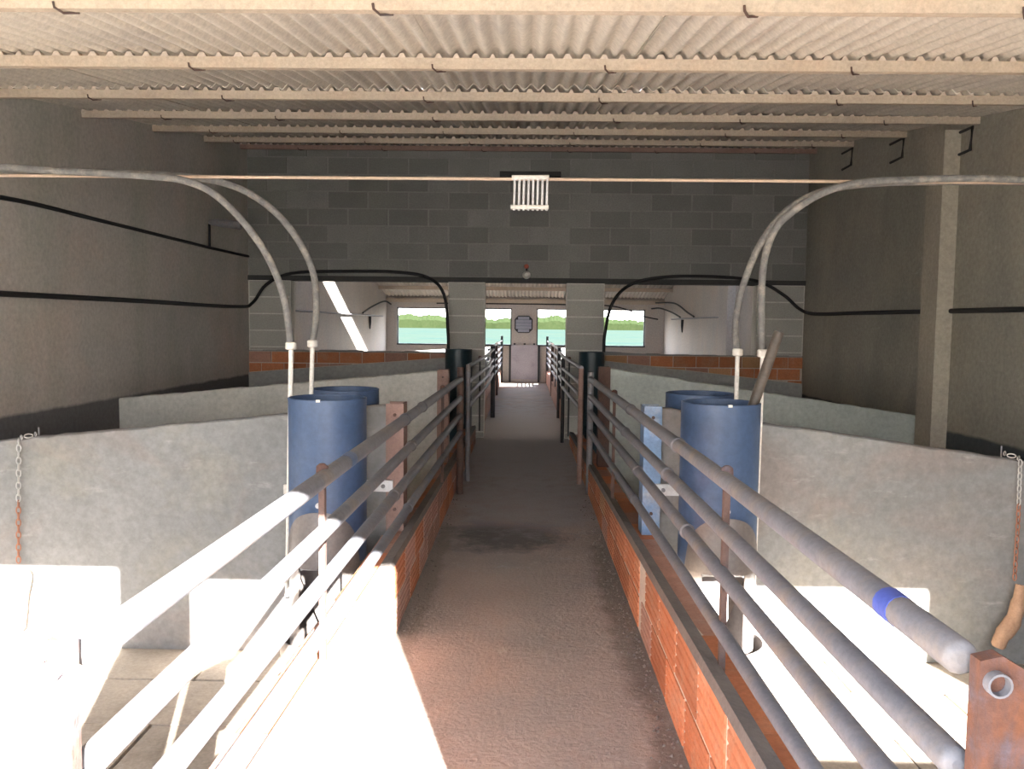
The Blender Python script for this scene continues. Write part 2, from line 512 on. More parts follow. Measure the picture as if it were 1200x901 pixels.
BW, BH, JG = .50, .208, .012
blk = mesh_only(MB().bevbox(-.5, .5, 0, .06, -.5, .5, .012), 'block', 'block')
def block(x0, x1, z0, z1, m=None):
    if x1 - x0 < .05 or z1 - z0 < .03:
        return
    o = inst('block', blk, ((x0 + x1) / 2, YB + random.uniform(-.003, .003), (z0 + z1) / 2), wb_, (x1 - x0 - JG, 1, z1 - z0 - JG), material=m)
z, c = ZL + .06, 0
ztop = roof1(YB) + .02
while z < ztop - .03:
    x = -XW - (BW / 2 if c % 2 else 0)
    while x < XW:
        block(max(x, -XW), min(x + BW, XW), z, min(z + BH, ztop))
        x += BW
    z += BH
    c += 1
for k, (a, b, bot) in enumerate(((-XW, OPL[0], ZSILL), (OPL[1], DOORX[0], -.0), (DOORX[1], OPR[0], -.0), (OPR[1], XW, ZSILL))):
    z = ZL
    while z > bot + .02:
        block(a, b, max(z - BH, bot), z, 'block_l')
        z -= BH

# low pen wall under the side openings: grey panel with sloping top, brick infill up to the sill
def sill(name, x0, x1, zt0, zt1, label, mats):
    """x0 is the corridor end, x1 the outer end"""
    a, b = min(x0, x1), max(x0, x1)
    za, zb = (zt0, zt1) if x0 < x1 else (zt1, zt0)
    pw = MB().prism([(a, -.6), (b, -.6), (b, zb), (a, za)], 'y', YB - .03, YB + .1)
    ob = pw.build(name, 'panel_d')
    struct(ob, label, 'wall')
    zline = lambda x: za + (zb - za) * (x - a) / (b - a)
    L, H = .285, .145
    row = 0
    ztop = ZSILL - .01
    while row < 3:
        zr1 = ztop - row * H
        zr0 = zr1 - H
        x = a - (L * .45 if row % 2 else 0)
        while x < b:
            xa, xb = max(x, a) + .006, min(x + L, b) - .006
            x += L
            if xb - xa < .05:
                continue
            l0, l1 = max(zr0 + .006, zline(xa) + .006), max(zr0 + .006, zline(xb) + .006)
            t = zr1 - .006
            if t - l0 < .015 and t - l1 < .015:
                continue
            l0, l1 = min(l0, t - .006), min(l1, t - .006)
            j = random.uniform(-.006, .006)
            q = MB().prism([(xa, l0), (xb, l1), (xb, t), (xa, t)], 'y', YB - .02 + j, YB + .08)
            q.build('brick', random.choice(mats), ob)
        row += 1
    m = MB().prism([(a, za - .02), (b, zb - .02), (b, ZSILL), (a, ZSILL)], 'y', YB - .005, YB + .11)
    m.build('mortar_bed', 'mortar_l', ob)
    cap = MB()
    n = 14
    for i in range(n):
        xa, xb = a + (b - a) * i / n, a + (b - a) * (i + 1) / n
        cap.box(xa, xb, YB - .02, YB + .11, ZSILL - .012, ZSILL + random.uniform(.0, .014))
    cap.build('cement_ridge', 'mortar', ob)
    return ob
sill('wall_sill_left', -.975, -XW, 1.0, .79, 'grey sloping pen panel topped with red bricks under the left opening', ['brick', 'brick', 'brick_d'])
sill('wall_sill_right', 1.0, XW, .985, .726, 'grey sloping pen panel topped with red and tan bricks under the right opening', ['brick', 'brick', 'brick_y', 'brick_d'])

# ------------------------------------------------------------------ roof
def corrugated(name, x0, x1, y0, y1, zf, lift, parent):
    pitch, amp, th = .0885, .017, .006
    n = max(4, int(round((x1 - x0) / pitch * 8)))
    v, f = [], []
    for layer in (0, th):
        for yy in (y0, y1):
            for i in range(n + 1):
                x = x0 + (x1 - x0) * i / n
                v.append((x, yy, zf(yy) + lift + amp + amp * math.sin(2 * math.pi * x / pitch) + layer))
    k = n + 1
    for i in range(n):
        f.append((i, i + 1, k + i + 1, k + i))
        f.append((2 * k + i, 3 * k + i, 3 * k + i + 1, 2 * k + i + 1))
        f.append((i, 2 * k + i, 2 * k + i + 1, i + 1))
        f.append((k + i, k + i + 1, 3 * k + i + 1, 3 * k + i))
    f += [(0, k, 3 * k, 2 * k), (n, 2 * k + n, 3 * k + n, k + n)]
    return MB().add(v, f, True).build(name, 'roof', parent)

ceil = MB().box(-XW - .2, XW + .2, YB - .10, YB + .02, roof1(YB) + .09, roof1(YB) + .15).build('ceiling', 'purlin')
struct(ceil, 'corrugated fibre cement roof on concrete purlins over the front half', 'roof')
nx = 7
sw = (2 * XW + .3) / nx
rows = [(-.2, 2.95), (2.80, 5.35), (5.18, 7.75), (7.58, YB + .02)]
for r, (ya, yb) in enumerate(rows):
    for i in range(nx):
        xa = -XW - .15 + i * sw
        corrugated('roof_sheet', xa, xa + sw + .07, ya, yb, roof1, .002 + (.008 if i % 2 else 0) + (.009 if r % 2 else 0), ceil)
pur_y = [.45, 1.66, 2.86, 4.06, 5.26, 6.46, 7.68, 8.9, 10.02]
hook = mesh_only(MB().tube([(0, -.027, .004), (.002, -.025, -.014), (.02, 0, -.024), (.06, .03, -.012)], .0045, 6), 'rust_d', 'hook')
for k, y in enumerate(pur_y):
    zc = roof1(y)
    p = MB()
    z0, z1 = zc - .050, zc
    pts = [(y - .018, z0), (y + .018, z0), (y + .024, z1), (y - .024, z1)]
    p.prism(pts, 'x', -XW - .05, XW + .05)
    po = p.build('purlin', 'purlin' if y < 10 else 'brown_steel', ceil)
    for h in range(6):
        hx = -2.95 + h * 1.17 + random.uniform(-.2, .2)
        inst('roof_hook', hook, (hx, y, zc - .035), po)
    # mortar lumps where the sheets rest on the purlin
    lump = MB()
    x = -XW
    while x < XW:
        w = random.uniform(.03, .05)
        lump.hexa([(x, y - .022, zc), (x + w, y - .022, zc), (x + w, y + .02, zc), (x, y + .02, zc)],
                  [(x + .012, y - .02, zc + .022), (x + w - .012, y - .02, zc + .022), (x + w - .012, y + .02, zc + .022), (x + .012, y + .02, zc + .022)])
        x += .0885
    lo = lump.build('mortar_lumps', 'mortar_l', po)
    lo['kind'] = 'stuff'

ceil2 = MB().box(-XW - .2, XW + .2, YB + .25, YB + .33, roof2(YB + .3) - .085, roof2(YB + .3) - .005).build('ceiling_rear', 'purlin')
struct(ceil2, 'corrugated roof over the rear half seen through the openings', 'roof')
rows2 = [(YB - .1, 13.1), (12.95, 15.7), (15.55, 18.3), (18.15, YE + .5)]
for r, (ya, yb) in enumerate(rows2):
    for i in range(nx):
        xa = -XW - .15 + i * sw
        corrugated('roof_sheet', xa, xa + sw + .07, ya, yb, roof2, .002 + (.008 if i % 2 else 0) + (.009 if r % 2 else 0), ceil2)
for y in (11.8, 13.05, 14.3, 15.6, 16.9, 18.2, 19.4):
    zc = roof2(y)
    MB().prism([(y - .03, zc - .085), (y + .03, zc - .085), (y + .036, zc), (y - .036, zc)], 'x', -XW - .05, XW + .05).build('purlin', 'purlin', ceil2)

# ------------------------------------------------------------------ far end wall
ew = MB()
ye0, ye1 = YE, YE + .2
ZWT, ZWB = 1.835, .90
def ewp(x0, x1, z0, z1): ew.box(x0, x1, ye0, ye1, z0, z1)
ewp(-XW, XW, ZWT, roof2(YE) + .05)
ewp(-XW, -.30, -.6, ZWB)
ewp(.30, XW, -.6, ZWB)
ewp(-XW, -3.2, ZWB, ZWT)
ewp(3.0, XW, ZWB, ZWT)
ewp(-.325, .295, .90, ZWT)
ewp(-.31, .31, -.6, .10)
ewp(-.325, .295, .86, .91)
o = ew.build('wall_end', 'plaster_far')
struct(o, 'beige far end wall with wide bright windows beside a central pier', 'wall')
bm_ = MB().box(-XW, XW, YE - .08, YE + .02, 1.96, 2.06).build('trim_2', 'purlin')
struct(bm_, 'concrete eaves beam along the top of the far wall', 'beam')
for n_, (xa, xb) in enumerate(((-3.2, -.325), (.295, 3.0))):
    wf = MB()
    t = .03
    wf.box(xa, xb, YE - .02, YE + .1, ZWB, ZWB + .035)
    wf.box(xa, xa + t, YE + .05, YE + .1, ZWB, ZWT)
    wf.box(xb - t, xb, YE + .05, YE + .1, ZWB, ZWT)
    wf.box(xa, xb, YE + .05, YE + .1, ZWT - t, ZWT)
    o = wf.build('window_%d' % (n_ + 1), 'dark_steel')
    struct(o, 'wide bright window opening %s of the pier in the far wall' % ('left' if n_ == 0 else 'right'), 'window')

dr = empty('metal_door', (0, YE - .03, .05), 'low pale grey sheet metal door at the far end of the corridor', 'door')
MB().box(-.325, .325, YE - .05, YE - .02, .075, .925).build('door_leaf', 'door_m', dr)
for xa in (-.385, .335):
    MB().box(xa, xa + .05, YE - .06, YE, .0, .93).build('door_jamb', 'dark_steel', dr)
for xa in (-.25, 0, .24):
    MB().box(xa - .025, xa + .025, YE - .06, YE - .04, .93, .97).build('hinge', 'dark_steel', dr)
MB().box(-.3, .3, YE - .058, YE - .048, .62, .65).build('cross_rail', 'door_m', dr)

vt = empty('wall_vent', (-.03, YE, 1.23), 'grey octagonal louvred vent on the pier above the metal door', 'vent')
def octo(cx, cz, hw, hh, c):
    return [(cx - hw + c, cz - hh), (cx + hw - c, cz - hh), (cx + hw, cz - hh + c), (cx + hw, cz + hh - c), (cx + hw - c, cz + hh), (cx - hw + c, cz + hh), (cx - hw, cz + hh - c), (cx - hw, cz - hh + c)]
MB().prism(octo(-.03, 1.44, .225, .215, .09), 'y', YE - .025, YE + .005).build('vent_frame', 'dark_steel', vt)
for i in range(5):
    zc = 1.44 - .155 + i * .0775
    hw = .195 if 0 < i < 4 else .14
    MB().hexa([(-.03 - hw, YE - .055, zc - .036), (-.03 + hw, YE - .055, zc - .036), (-.03 + hw, YE - .02, zc - .03), (-.03 - hw, YE - .02, zc - .03)],
              [(-.03 - hw, YE - .035, zc + .036), (-.03 + hw, YE - .035, zc + .036), (-.03 + hw, YE - .02, zc + .036), (-.03 - hw, YE - .02, zc + .036)]).build('louver_slat', 'louver', vt)

# hedge at the end of the field
hd = MB()
nseg = 700
rr = random.Random(3)
prev = None
vs, fs = [], []
for i in range(nseg + 1):
    x = -200 + 400 * i / nseg
    h = 3.9 + .7 * rr.random() + .6 * math.sin(x * .11) + .3 * math.sin(x * .7)
    y = 300
    vs += [(x, y, -.1), (x, y - 1.2, h * .6), (x, y + .6, h), (x, y + 3.0, h * .8), (x, y + 4.0, -.1)]
for i in range(nseg):
    for k in range(4):
        a = i * 5 + k
        fs.append((a, a + 1, a + 6, a + 5))
hd.add(vs, fs)
o = hd.build('hedge', 'hedge')
tag(o, 'green hedge line at the end of the field beyond the far windows', 'hedge')

# ------------------------------------------------------------------ low brick walls along the corridor
def grooved_brick(L, H):
    """face on the +x side at x=0, body towards -x; grooves along y"""
    gn, gd, gw = 4, .0045, .040
    pts = [(-.06, 0), (0, 0)]
    for i in range(gn):
        zc = H * (i + .8) / (gn + .6)
        pts += [(0, zc - gw), (-gd, zc - gw * .4), (-gd, zc + gw * .4), (0, zc + gw)]
    pts += [(0, H), (-.06, H)]
    return MB().prism(pts, 'y', -L / 2, L / 2)
gb = mesh_only(grooved_brick(1.0, 1.0), 'brick', 'grooved_brick')
tb = mesh_only(MB().bevbox(-.5, .5, -.5, .5, -.03, .0, .02), 'brick_d', 'top_brick')
tb2 = mesh_only(MB().box(-.5, .5, -.5, .5, -.03, 0), 'brick_d', 'top_brick')

def low_wall(side):
    s = -1 if side == 'left' else 1
    xf = XL if s < 0 else XR
    top = (lambda y: .455 - .024 * y) if s < 0 else (lambda y: .50 - .035 * y)
    def X(d): return xf + s * d
    y0, y1 = 1.2, 9.74
    n = 24
    core = MB()
    for i in range(n):
        a, b = y0 + (y1 - y0) * i / n, y0 + (y1 - y0) * (i + 1) / n
        ta, tb_ = top(a), top(b)
        def seg(d0, d1, za, zb, zc, zd):
            core.hexa([(X(d0), a, -.5), (X(d1), a, -.5), (X(d1), b, -.5), (X(d0), b, -.5)],
                      [(X(d0), a, za), (X(d1), a, zb), (X(d1), b, zc), (X(d0), b, zd)])
        seg(.0055, .17, ta - .03, ta - .075, tb_ - .075, tb_ - .03)
    w = core.build('wall_corridor_' + side, 'mortar_l')
    struct(w, 'low orange brick wall along the %s edge of the corridor' % side, 'wall')
    # cement edge on top of the front bricks
    cap = MB()
    for i in range(60):
        a, b = y0 + (y1 - y0) * i / 60, y0 + (y1 - y0) * (i + 1) / 60
        j = random.uniform(-.004, .004)
        cap.hexa([(X(-.002), a, top(a) - .03), (X(.06), a, top(a) - .07), (X(.06), b, top(b) - .07), (X(-.002), b, top(b) - .03)],
                 [(X(.006), a, top(a) + j * .3), (X(.055), a, top(a) - .012), (X(.055), b, top(b) - .012), (X(.006), b, top(b) + j * .3)])
    cap.build('cement_edge', 'cement_dark', w)
    Lb = .365
    for course in (0, 1):
        y = y0 - (Lb * .5 if course else 0)
        while y < y1:
            a, b = max(y, y0), min(y + Lb, y1)
            y += Lb
            if s > 0 and a < 3.72 < b:
                a = min(b, 3.75) if b - 3.72 > 3.72 - a else a
                b = max(a, 3.69) if a < 3.69 and b - 3.72 <= 3.72 - 0 and a < 3.6 else b
            if b - a < .08:
                continue
            ym = (a + b) / 2
            H = top(ym) - .03
            z0, z1 = (.012, H * .47) if course == 0 else (H * .47 + .017, H)
            m = random.choice(['brick'] * 7 + ['brick_y'] + ['brick_d']) if s > 0 else random.choice(['brick', 'brick_d', 'brick_d'])
            o = inst('brick', gb, (xf + s * random.uniform(-.001, .001), ym, z0), w, (1 if s < 0 else -1, b - a - .026, z1 - z0), material=m)
    # second row of bricks behind, its tops showing under the bottom rail
    y = y0 + .1
    while y < y1:
        b = min(y + Lb, y1)
        if b - y > .1:
            ym = (y + b) / 2
            inst('brick', tb2, (X(.112), ym, top(ym) - .045 + random.uniform(-.004, .004)), w, (.105, b - y - .014, 1), material=random.choice(['brick', 'brick_d']))
        y += Lb
    # plain continuation behind the block wall
    MB().box(min(X(0), X(.17)), max(X(0), X(.17)), YB + .25, YE - .1, -.5, .30).build('rear_wall_section', 'brick_d', w)
    return top
topL = low_wall('left')
topR = low_wall('right')

# ------------------------------------------------------------------ pen partitions
def partition(side, y, zc, zo, m, post_m, label, th=.085, outer=None, post=True):
    s = -1 if side == 'left' else 1
    xc = (.735 if s > 0 else .735) * s
    xo = (outer if outer else XW) * s
    a, b = min(xc, xo), max(xc, xo)
    za, zb = (zc, zo) if xc < xo else (zo, zc)
    r = empty('pen_partition', ((a + b) / 2, y + th / 2, ZPEN), label, 'partition', 'pen partitions')
    # panel with a slightly worn top edge
    n = 40
    p = MB()
    v, f = [], []
    top = [za + (zb - za) * i / n + random.uniform(-.004, .004) for i in range(n + 1)]
    for i in range(n + 1):
        x = a + (b - a) * i / n
        v += [(x, y, ZPEN), (x, y, top[i] - .008), (x, y + .01, top[i]), (x, y + th - .01, top[i]), (x, y + th, top[i] - .008), (x, y + th, ZPEN)]
    for i in range(n):
        for k in range(6):
            f.append((i * 6 + k, i * 6 + (k + 1) % 6, (i + 1) * 6 + (k + 1) % 6, (i + 1) * 6 + k))
    f += [tuple(range(6)), tuple(n * 6 + k for k in range(6))]
    p.add(v, f)
    p.build('panel', m, r)
    if post:
        # channel post at the corridor end
        x0, x1 = .64 * s, .735 * s
        zb0 = (topL(y) if s < 0 else topR(y)) - .045
        q = MB()
        lo, hi = min(x0, x1), max(x0, x1)
        q.box(lo, hi, y - .025, y - .015, zb0, zc + .01)
        q.box(lo, hi, y + th + .015, y + th + .025, zb0, zc + .01)
        xw = x0 if s > 0 else x0 - .01
        q.box(xw, xw + .01, y - .02, y + th + .02, zb0, zc + .01)
        q.build('channel_post', post_m, r)
        for zz in (zb0 + .12, zc - .05):
            MB().tube([((lo + hi) / 2, y - .034, zz), ((lo + hi) / 2, y - .024, zz)], .009, 8).build('bolt', 'rust_d', r)
    return r
Y1 = 4.36
partition('left', Y1, .985, .70, 'panel', 'brown_steel', 'tall pale concrete pen partition with brown end post behind the left front feeder')
partition('right', Y1, .988, .62, 'panel', 'blue_steel', 'tall pale concrete pen partition with blue end post behind the right front feeder')
partition('left', 6.92, 1.025, .76, 'panel_lift', 'brown_steel', 'grey concrete pen partition of the second row on the left with brown post')
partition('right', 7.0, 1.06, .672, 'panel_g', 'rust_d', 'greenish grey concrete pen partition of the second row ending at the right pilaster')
for (yy, lab) in ((13.6, 'first rear pen partition'), (17.4, 'sunlit last pen partition before the far wall')):
    for side in ('left', 'right'):
        partition(side, yy, .95, .78, 'panel', 'rust_d', '%s on the %s seen through the opening' % (lab, side), post=False)

# ------------------------------------------------------------------ feeders
def make_feeder(base, label, front=-1, h=1.42, r=.195, body='feeder', detail=True, group='tube feeders'):
    bx, by, bz = base
    o = empty('tube_feeder', base, label, 'feeder', group)
    n = 40
    zt = bz + h
    zcut = bz + .60          # below this the front of the tube is cut away
    half = math.radians(34)
    def P(a, rad, z):        # a = 0 points to the front
        return (bx + rad * math.sin(a), by + front * rad * math.cos(a), z)
    wall = .009
    m = MB()
    v, f = [], []
    for rad in (r, r - wall):
        for z in (zcut, zt):
            for k in range(n):
                v.append(P(2 * math.pi * k / n, rad, z))
    for k in range(n):
        k2 = (k + 1) % n
        f += [(k, k2, n + k2, n + k), (2 * n + k2, 2 * n + k, 3 * n + k, 3 * n + k2)]
        f += [(n + k, n + k2, 3 * n + k2, 3 * n + k), (k2, k, 2 * n + k, 2 * n + k2)]
    m.add(v, f, True)
    # lower part, open at the front
    v, f = [], []
    nn = 28
    for rad in (r, r - wall):
        for z in (bz + .02, zcut):
            for k in range(nn + 1):
                a = half + (2 * math.pi - 2 * half) * k / nn
                v.append(P(a, rad, z))
    q = nn + 1
    for k in range(nn):
        f += [(k, k + 1, q + k + 1, q + k), (2 * q + k + 1, 2 * q + k, 3 * q + k, 3 * q + k + 1), (k + 1, k, 2 * q + k, 2 * q + k + 1)]
    f += [(0, q, 3 * q, 2 * q), (nn, 2 * q + nn, 3 * q + nn, q + nn)]
    m.build('feed_tube', body, o)
    MB().add(v, f, True).build('lower_skirt', 'hood' if detail else body, o)
    # bead around the rim
    rim = MB()
    rim.tube([P(2 * math.pi * k / n, r - wall / 2, zt) for k in range(n + 1)], .006, 6, caps=False)
    rim.build('rim', body, o)
    if not detail:
        return o
    # rounded hood plate over the opening
    m = MB()
    v, f = [], []
    zb, zh = bz + .60, .275
    na, nz = 20, 10
    for rad in (r + .004, r + .012):
        for i in range(na + 1):
            u = -1 + 2 * i / na
            a = u * math.radians(62)
            th = max(0.0, 1 - abs(u) ** 2.3) ** .5
            for j in range(nz + 1):
                v.append(P(a, rad + .03 * (1 - j / nz) * (1 - u * u), zb + zh * th * j / nz))
    w = nz + 1
    off = (na + 1) * w
    for i in range(na):
        for j in range(nz):
            a = i * w + j
            f += [(a, a + 1, a + w + 1, a + w), (off + a, off + a + w, off + a + w + 1, off + a + 1)]
        a = i * w
        f += [(a, a + w, off + a + w, off + a), (a + nz, off + a + nz, off + a + w + nz, a + w + nz)]
    m.add(v, f, True)
    hood = m.build('hood', 'hood', o)
    MB().tube([P(0, r - .002, zb + zh + .035), P(0, r + .014, zb + zh + .035)], .013, 12).build('bolt', 'white_metal', o)
    # flat bar and its pins under the hood
    m = MB()
    ya = by + front * (r * .60)
    m.box(bx - .135, bx + .135, min(ya, ya + front * .02), max(ya, ya + front * .02), zb - .032, zb - .012)
    m.build('adjuster_bar', 'white_metal', o)
    for sx in (-.10, .10):
        MB().tube([(bx + sx, ya + front * .02, zb - .022), (bx + sx, ya + front * .035, zb - .022)], .009, 8).build('pin', 'white_metal', o)
    # feed slope inside and round trough at the bottom
    m = MB()
    v = [P(math.radians(90), r * .9, zb - .02), P(math.radians(180), r * .93, zb + .02), P(math.radians(270), r * .9, zb - .02), P(0, r * .2, bz + .18)]
    v2 = [(x, y, z - .01) for x, y, z in v]
    m.add(v + v2, [(0, 1, 2, 3), (7, 6, 5, 4), (0, 3, 7, 4), (3, 2, 6, 7), (2, 1, 5, 6), (1, 0, 4, 5)])
    m.build('feed_chute', 'hood', o)
    m = MB()
    prof = [(.06, .012), (.20, .02), (.245, .10), (.255, .20), (.243, .20), (.232, .105), (.19, .034), (.0, .03)]
    v, f = [], []
    k_ = 28
    for (rad, z) in prof:
        for k in range(k_):
            a = 2 * math.pi * k / k_
            v.append((bx + rad * math.sin(a), by + front * (.04 + rad * .93 * math.cos(a)) - front * .04, bz + z))
    for i in range(len(prof) - 1):
        for k in range(k_):
            f.append((i * k_ + k, i * k_ + (k + 1) % k_, (i + 1) * k_ + (k + 1) % k_, (i + 1) * k_ + k))
    f.append(tuple(range(k_)))
    m.add(v, f, True)
    m.build('trough', 'hood', o)
    # white clip on the rim
    MB().box(bx - .010, bx + .010, by + front * (r - .004) - .006, by + front * (r - .004) + .010, zt - .004, zt + .008).build('rim_clip', 'white', o)
    return o

fl_ = make_feeder((-.997, 4.13, ZPEN), 'large grey-blue tube feeder in front of the left pale partition')
fr_ = make_feeder((.993, 4.13, ZPEN), 'large grey-blue tube feeder with a brown tube standing in it')
make_feeder((-1.03, 4.68, ZPEN), 'grey-blue tube feeder behind the left pale partition, only its top showing', front=1, detail=False)
make_feeder((1.008, 4.68, ZPEN), 'grey-blue tube feeder behind the right pale partition, only its top showing', front=1, detail=False)
make_feeder((-.80, 9.95, ZPEN), 'dark teal tube feeder against the pillar left of the corridor', r=.165, h=1.495, body='feeder_t', detail=False, group='dark feeders')
make_feeder((.815, 9.95, ZPEN), 'dark teal tube feeder against the pillar right of the corridor', r=.155, h=1.48, body='feeder_t', detail=False, group='dark feeders')
for o, s in ((fl_, -1), (fr_, 1)):
    a, b = (.695, .85)
    st = MB().box(min(a * s, b * s), max(a * s, b * s), Y1 - .05, Y1 - .03, .525, .585).build('mounting_strap', 'white_metal', o)
    MB().tube([(.745 * s, Y1 - .06, .555), (.745 * s, Y1 - .048, .555)], .011, 8).build('strap_bolt', 'galv_d', st)

# brown tube standing in the right feeder
tb_p = MB().tube([(.94, 4.13, .30), (1.150, 4.12, 1.02), (1.270, 4.12, 1.40)], .026, 14, hollow=.006)
tag(tb_p.build('loose_tube', 'tube_b'), 'brown open-ended tube leaning out of the right front feeder', 'tube')

# ------------------------------------------------------------------ water hoses with white drop pipes
def hose(name, pts, coupling, drop_to, r, label, clips=()):
    c = Vector(coupling)
    o = empty(name, (c.x, c.y, drop_to[2]), label, 'hose', 'water hoses over the feeders')
    MB().tube(spline(pts + [coupling], 7), r, 10).build('hose', 'hose', o)
    cp = MB().tube([c + Vector((0, 0, .02)), c + Vector((0, 0, .015)), c - Vector((0, 0, .015)), c - Vector((0, 0, .02))], [.022, .029, .029, .02], 12)
    cp.build('coupling', 'white', o)
    MB().tube([c - Vector((0, 0, .02)), Vector(drop_to)], .0125, 10).build('drop_pipe', 'white', o)
    for (x, y, z) in clips:
        MB().box(x - .02, x + .02, y - .008, y + .008, z - .025, z + .025).build('pipe_clip', 'white', o)
    return o
hose('water_hose', [(-3.40, 4.22, 2.20), (-2.71, 4.22, 2.197), (-2.45, 4.22, 2.182), (-2.18, 4.22, 2.171), (-1.92, 4.22, 2.156), (-1.764, 4.22, 2.14), (-1.61, 4.22, 2.081), (-1.458, 4.22, 1.943), (-1.327, 4.22, 1.762), (-1.24, 4.22, 1.543)],
     (-1.207, 4.22, 1.30), (-1.238, 4.22, -.02), .0185, 'grey hose bowing down to the left front feeder with a white drop pipe', [(-1.265, 4.335, .526)])
hose('water_hose', [(-3.40, 4.47, 2.235), (-2.9, 4.47, 2.235), (-2.138, 4.47, 2.215), (-1.786, 4.47, 2.195), (-1.555, 4.47, 2.141), (-1.37, 4.47, 2.026), (-1.232, 4.47, 1.862), (-1.15, 4.47, 1.674), (-1.139, 4.47, 1.46)],
     (-1.161, 4.47, 1.306), (-1.181, 4.47, .70), .0185, 'grey hose bowing down to the feeder behind the left partition')
hose('water_hose', [(3.45, 4.22, 2.165), (2.9, 4.22, 2.17), (2.52, 4.22, 2.176), (2.24, 4.22, 2.182), (1.917, 4.22, 2.171), (1.66, 4.22, 2.152), (1.489, 4.22, 2.099), (1.341, 4.22, 2.003), (1.258, 4.22, 1.908), (1.211, 4.22, 1.743), (1.208, 4.22, 1.482)],
     (1.222, 4.22, 1.29), (1.212, 4.22, -.05), .0185, 'grey hose bowing down to the right front feeder with a white drop pipe', [(1.238, 4.335, .516)])
hose('water_hose', [(3.45, 4.47, 2.20), (2.6, 4.47, 2.21), (1.943, 4.47, 2.20), (1.613, 4.47, 2.16), (1.438, 4.47, 2.08), (1.323, 4.47, 1.967), (1.236, 4.47, 1.816), (1.165, 4.47, 1.604), (1.141, 4.47, 1.414)],
     (1.158, 4.47, 1.286), (1.158, 4.47, .70), .0185, 'grey hose bowing down to the feeder behind the right partition')

wr_ = MB().tube([(-3.46, 4.4, 2.185), (3.46, 4.4, 2.195)], .0085, 8).build('wire', 'wire')
tag(wr_, 'thin straight rod stretched across the barn above the feeders', 'wire')

# ribbed white panel hanging from the rod
rb = empty('hanging_panel', (.02, 4.4, 2.02), 'small white ribbed panel hanging from the rod over the corridor', 'panel')
MB().tube([(-.078, 4.388, 2.196), (.118, 4.388, 2.199)], .0125, 10).build('top_rail', 'white', rb)
MB().tube([(-.082, 4.388, 2.042), (.004, 4.388, 2.0425)], .0115, 10).build('bottom_rail', 'white', rb)
MB().tube([(.006, 4.388, 2.0425), (.118, 4.388, 2.043)], .0115, 10).build('bottom_rail', 'white', rb)
for i in range(8):
    x = -.062 + i * .0245
    MB().tube([(x, 4.392, 2.19), (x - .002, 4.388, 2.025)], .0065, 8).build('slat', 'white_metal', rb)

# ------------------------------------------------------------------ black pipes and cables
def cable(name, pts, r, label, cat='pipe', m='black', sm=6, group=None):
    o = MB().tube(spline(pts, sm), r, 8).build(name, m)
    tag(o, label, cat, group)
    return o
cable('black_pipe', [(-3.42, .35, 1.58), (-3.42, 4, 1.582), (-3.42, 7.08, 1.596), (-3.415, 9.7, 1.60), (-3.36, 10.1, 1.66), (-3.21, 10.17, 1.887), (-2.892, 10.19, 2.03), (-2.261, 10.19, 2.06), (-1.63, 10.19, 2.058), (-1.211, 10.17, 1.995), (-1.0, 10.12, 1.785), (-.945, 10.10, 1.315), (-.94, 10.10, 1.12)],
      .02, 'black pipe along the left wall arching over the left opening')
cable('black_pipe', [(3.435, .35, 1.545), (3.435, 4, 1.555), (3.435, 5.4, 1.565), (3.435, 6.69, 1.572)], .02, 'short black pipe on the right wall on the near side of the pilaster')
cable('black_pipe', [(3.42, 7.0, 1.574), (3.42, 8.4, 1.582), (3.41, 9.7, 1.59), (3.36, 10.1, 1.65), (3.171, 10.17, 1.829), (2.855, 10.19, 1.99), (2.335, 10.19, 2.04), (1.712, 10.19, 2.03), (1.298, 10.17, 1.934), (1.073, 10.12, 1.703), (.986, 10.10, 1.337), (.975, 10.10, 1.10)],
      .02, 'black pipe beyond the pilaster arching over the right opening')
cable('black_cable', [(-3.44, .35, 1.95), (-3.44, 2.0, 2.02), (-3.44, 4.3, 2.09), (-3.44, 5.377, 2.215), (-3.44, 6.679, 2.225), (-3.44, 8.932, 2.223), (-3.44, 10.2, 2.234)], .016, 'thin black cable along the left wall above the pipe', 'cable')
cable('rear_pipe', [(-3.435, 10.6, 1.60), (-3.435, 13, 1.60), (-3.435, 16, 1.60), (-3.435, 18.0, 1.60), (-3.435, 19.8, 1.60)], .016, 'grey pipe along the rear left wall crossing the sun streak', 'pipe', 'galv_d')
cable('rear_pipe', [(3.435, 14.3, 1.60), (3.435, 16, 1.60), (3.435, 19.3, 1.60)], .016, 'thin pipe along the rear right wall', 'pipe', 'galv_d')
cable('loop_cable', [(-3.40, 17.2, 1.64), (-3.38, 18.2, 1.80), (-3.34, 19.5, 1.95), (-3.30, 20.2, 1.90)], .018, 'black cable climbing from the rear left pipe to the eaves', 'cable')
cable('loop_cable', [(3.40, 16.6, 1.63), (3.39, 17.2, 1.72), (3.36, 18.6, 1.95), (3.2, 20.2, 2.0)], .018, 'upper black cable climbing the rear right wall', 'cable')
cable('loop_cable', [(3.37, 17.9, 1.63), (3.34, 18.8, 1.75), (3.25, 19.8, 1.86), (3.12, 20.3, 1.86)], .018, 'lower black cable climbing the rear right wall', 'cable')
cable('end_cable', [(3.3, 20.42, 1.60), (2.9, 20.43, 1.68), (2.5, 20.43, 1.84), (2.0, 20.43, 1.93), (1.0, 20.43, 1.945), (-.5, 20.43, 1.945), (-2.2, 20.43, 1.94)], .016, 'dark cable along the top of the far wall', 'cable')
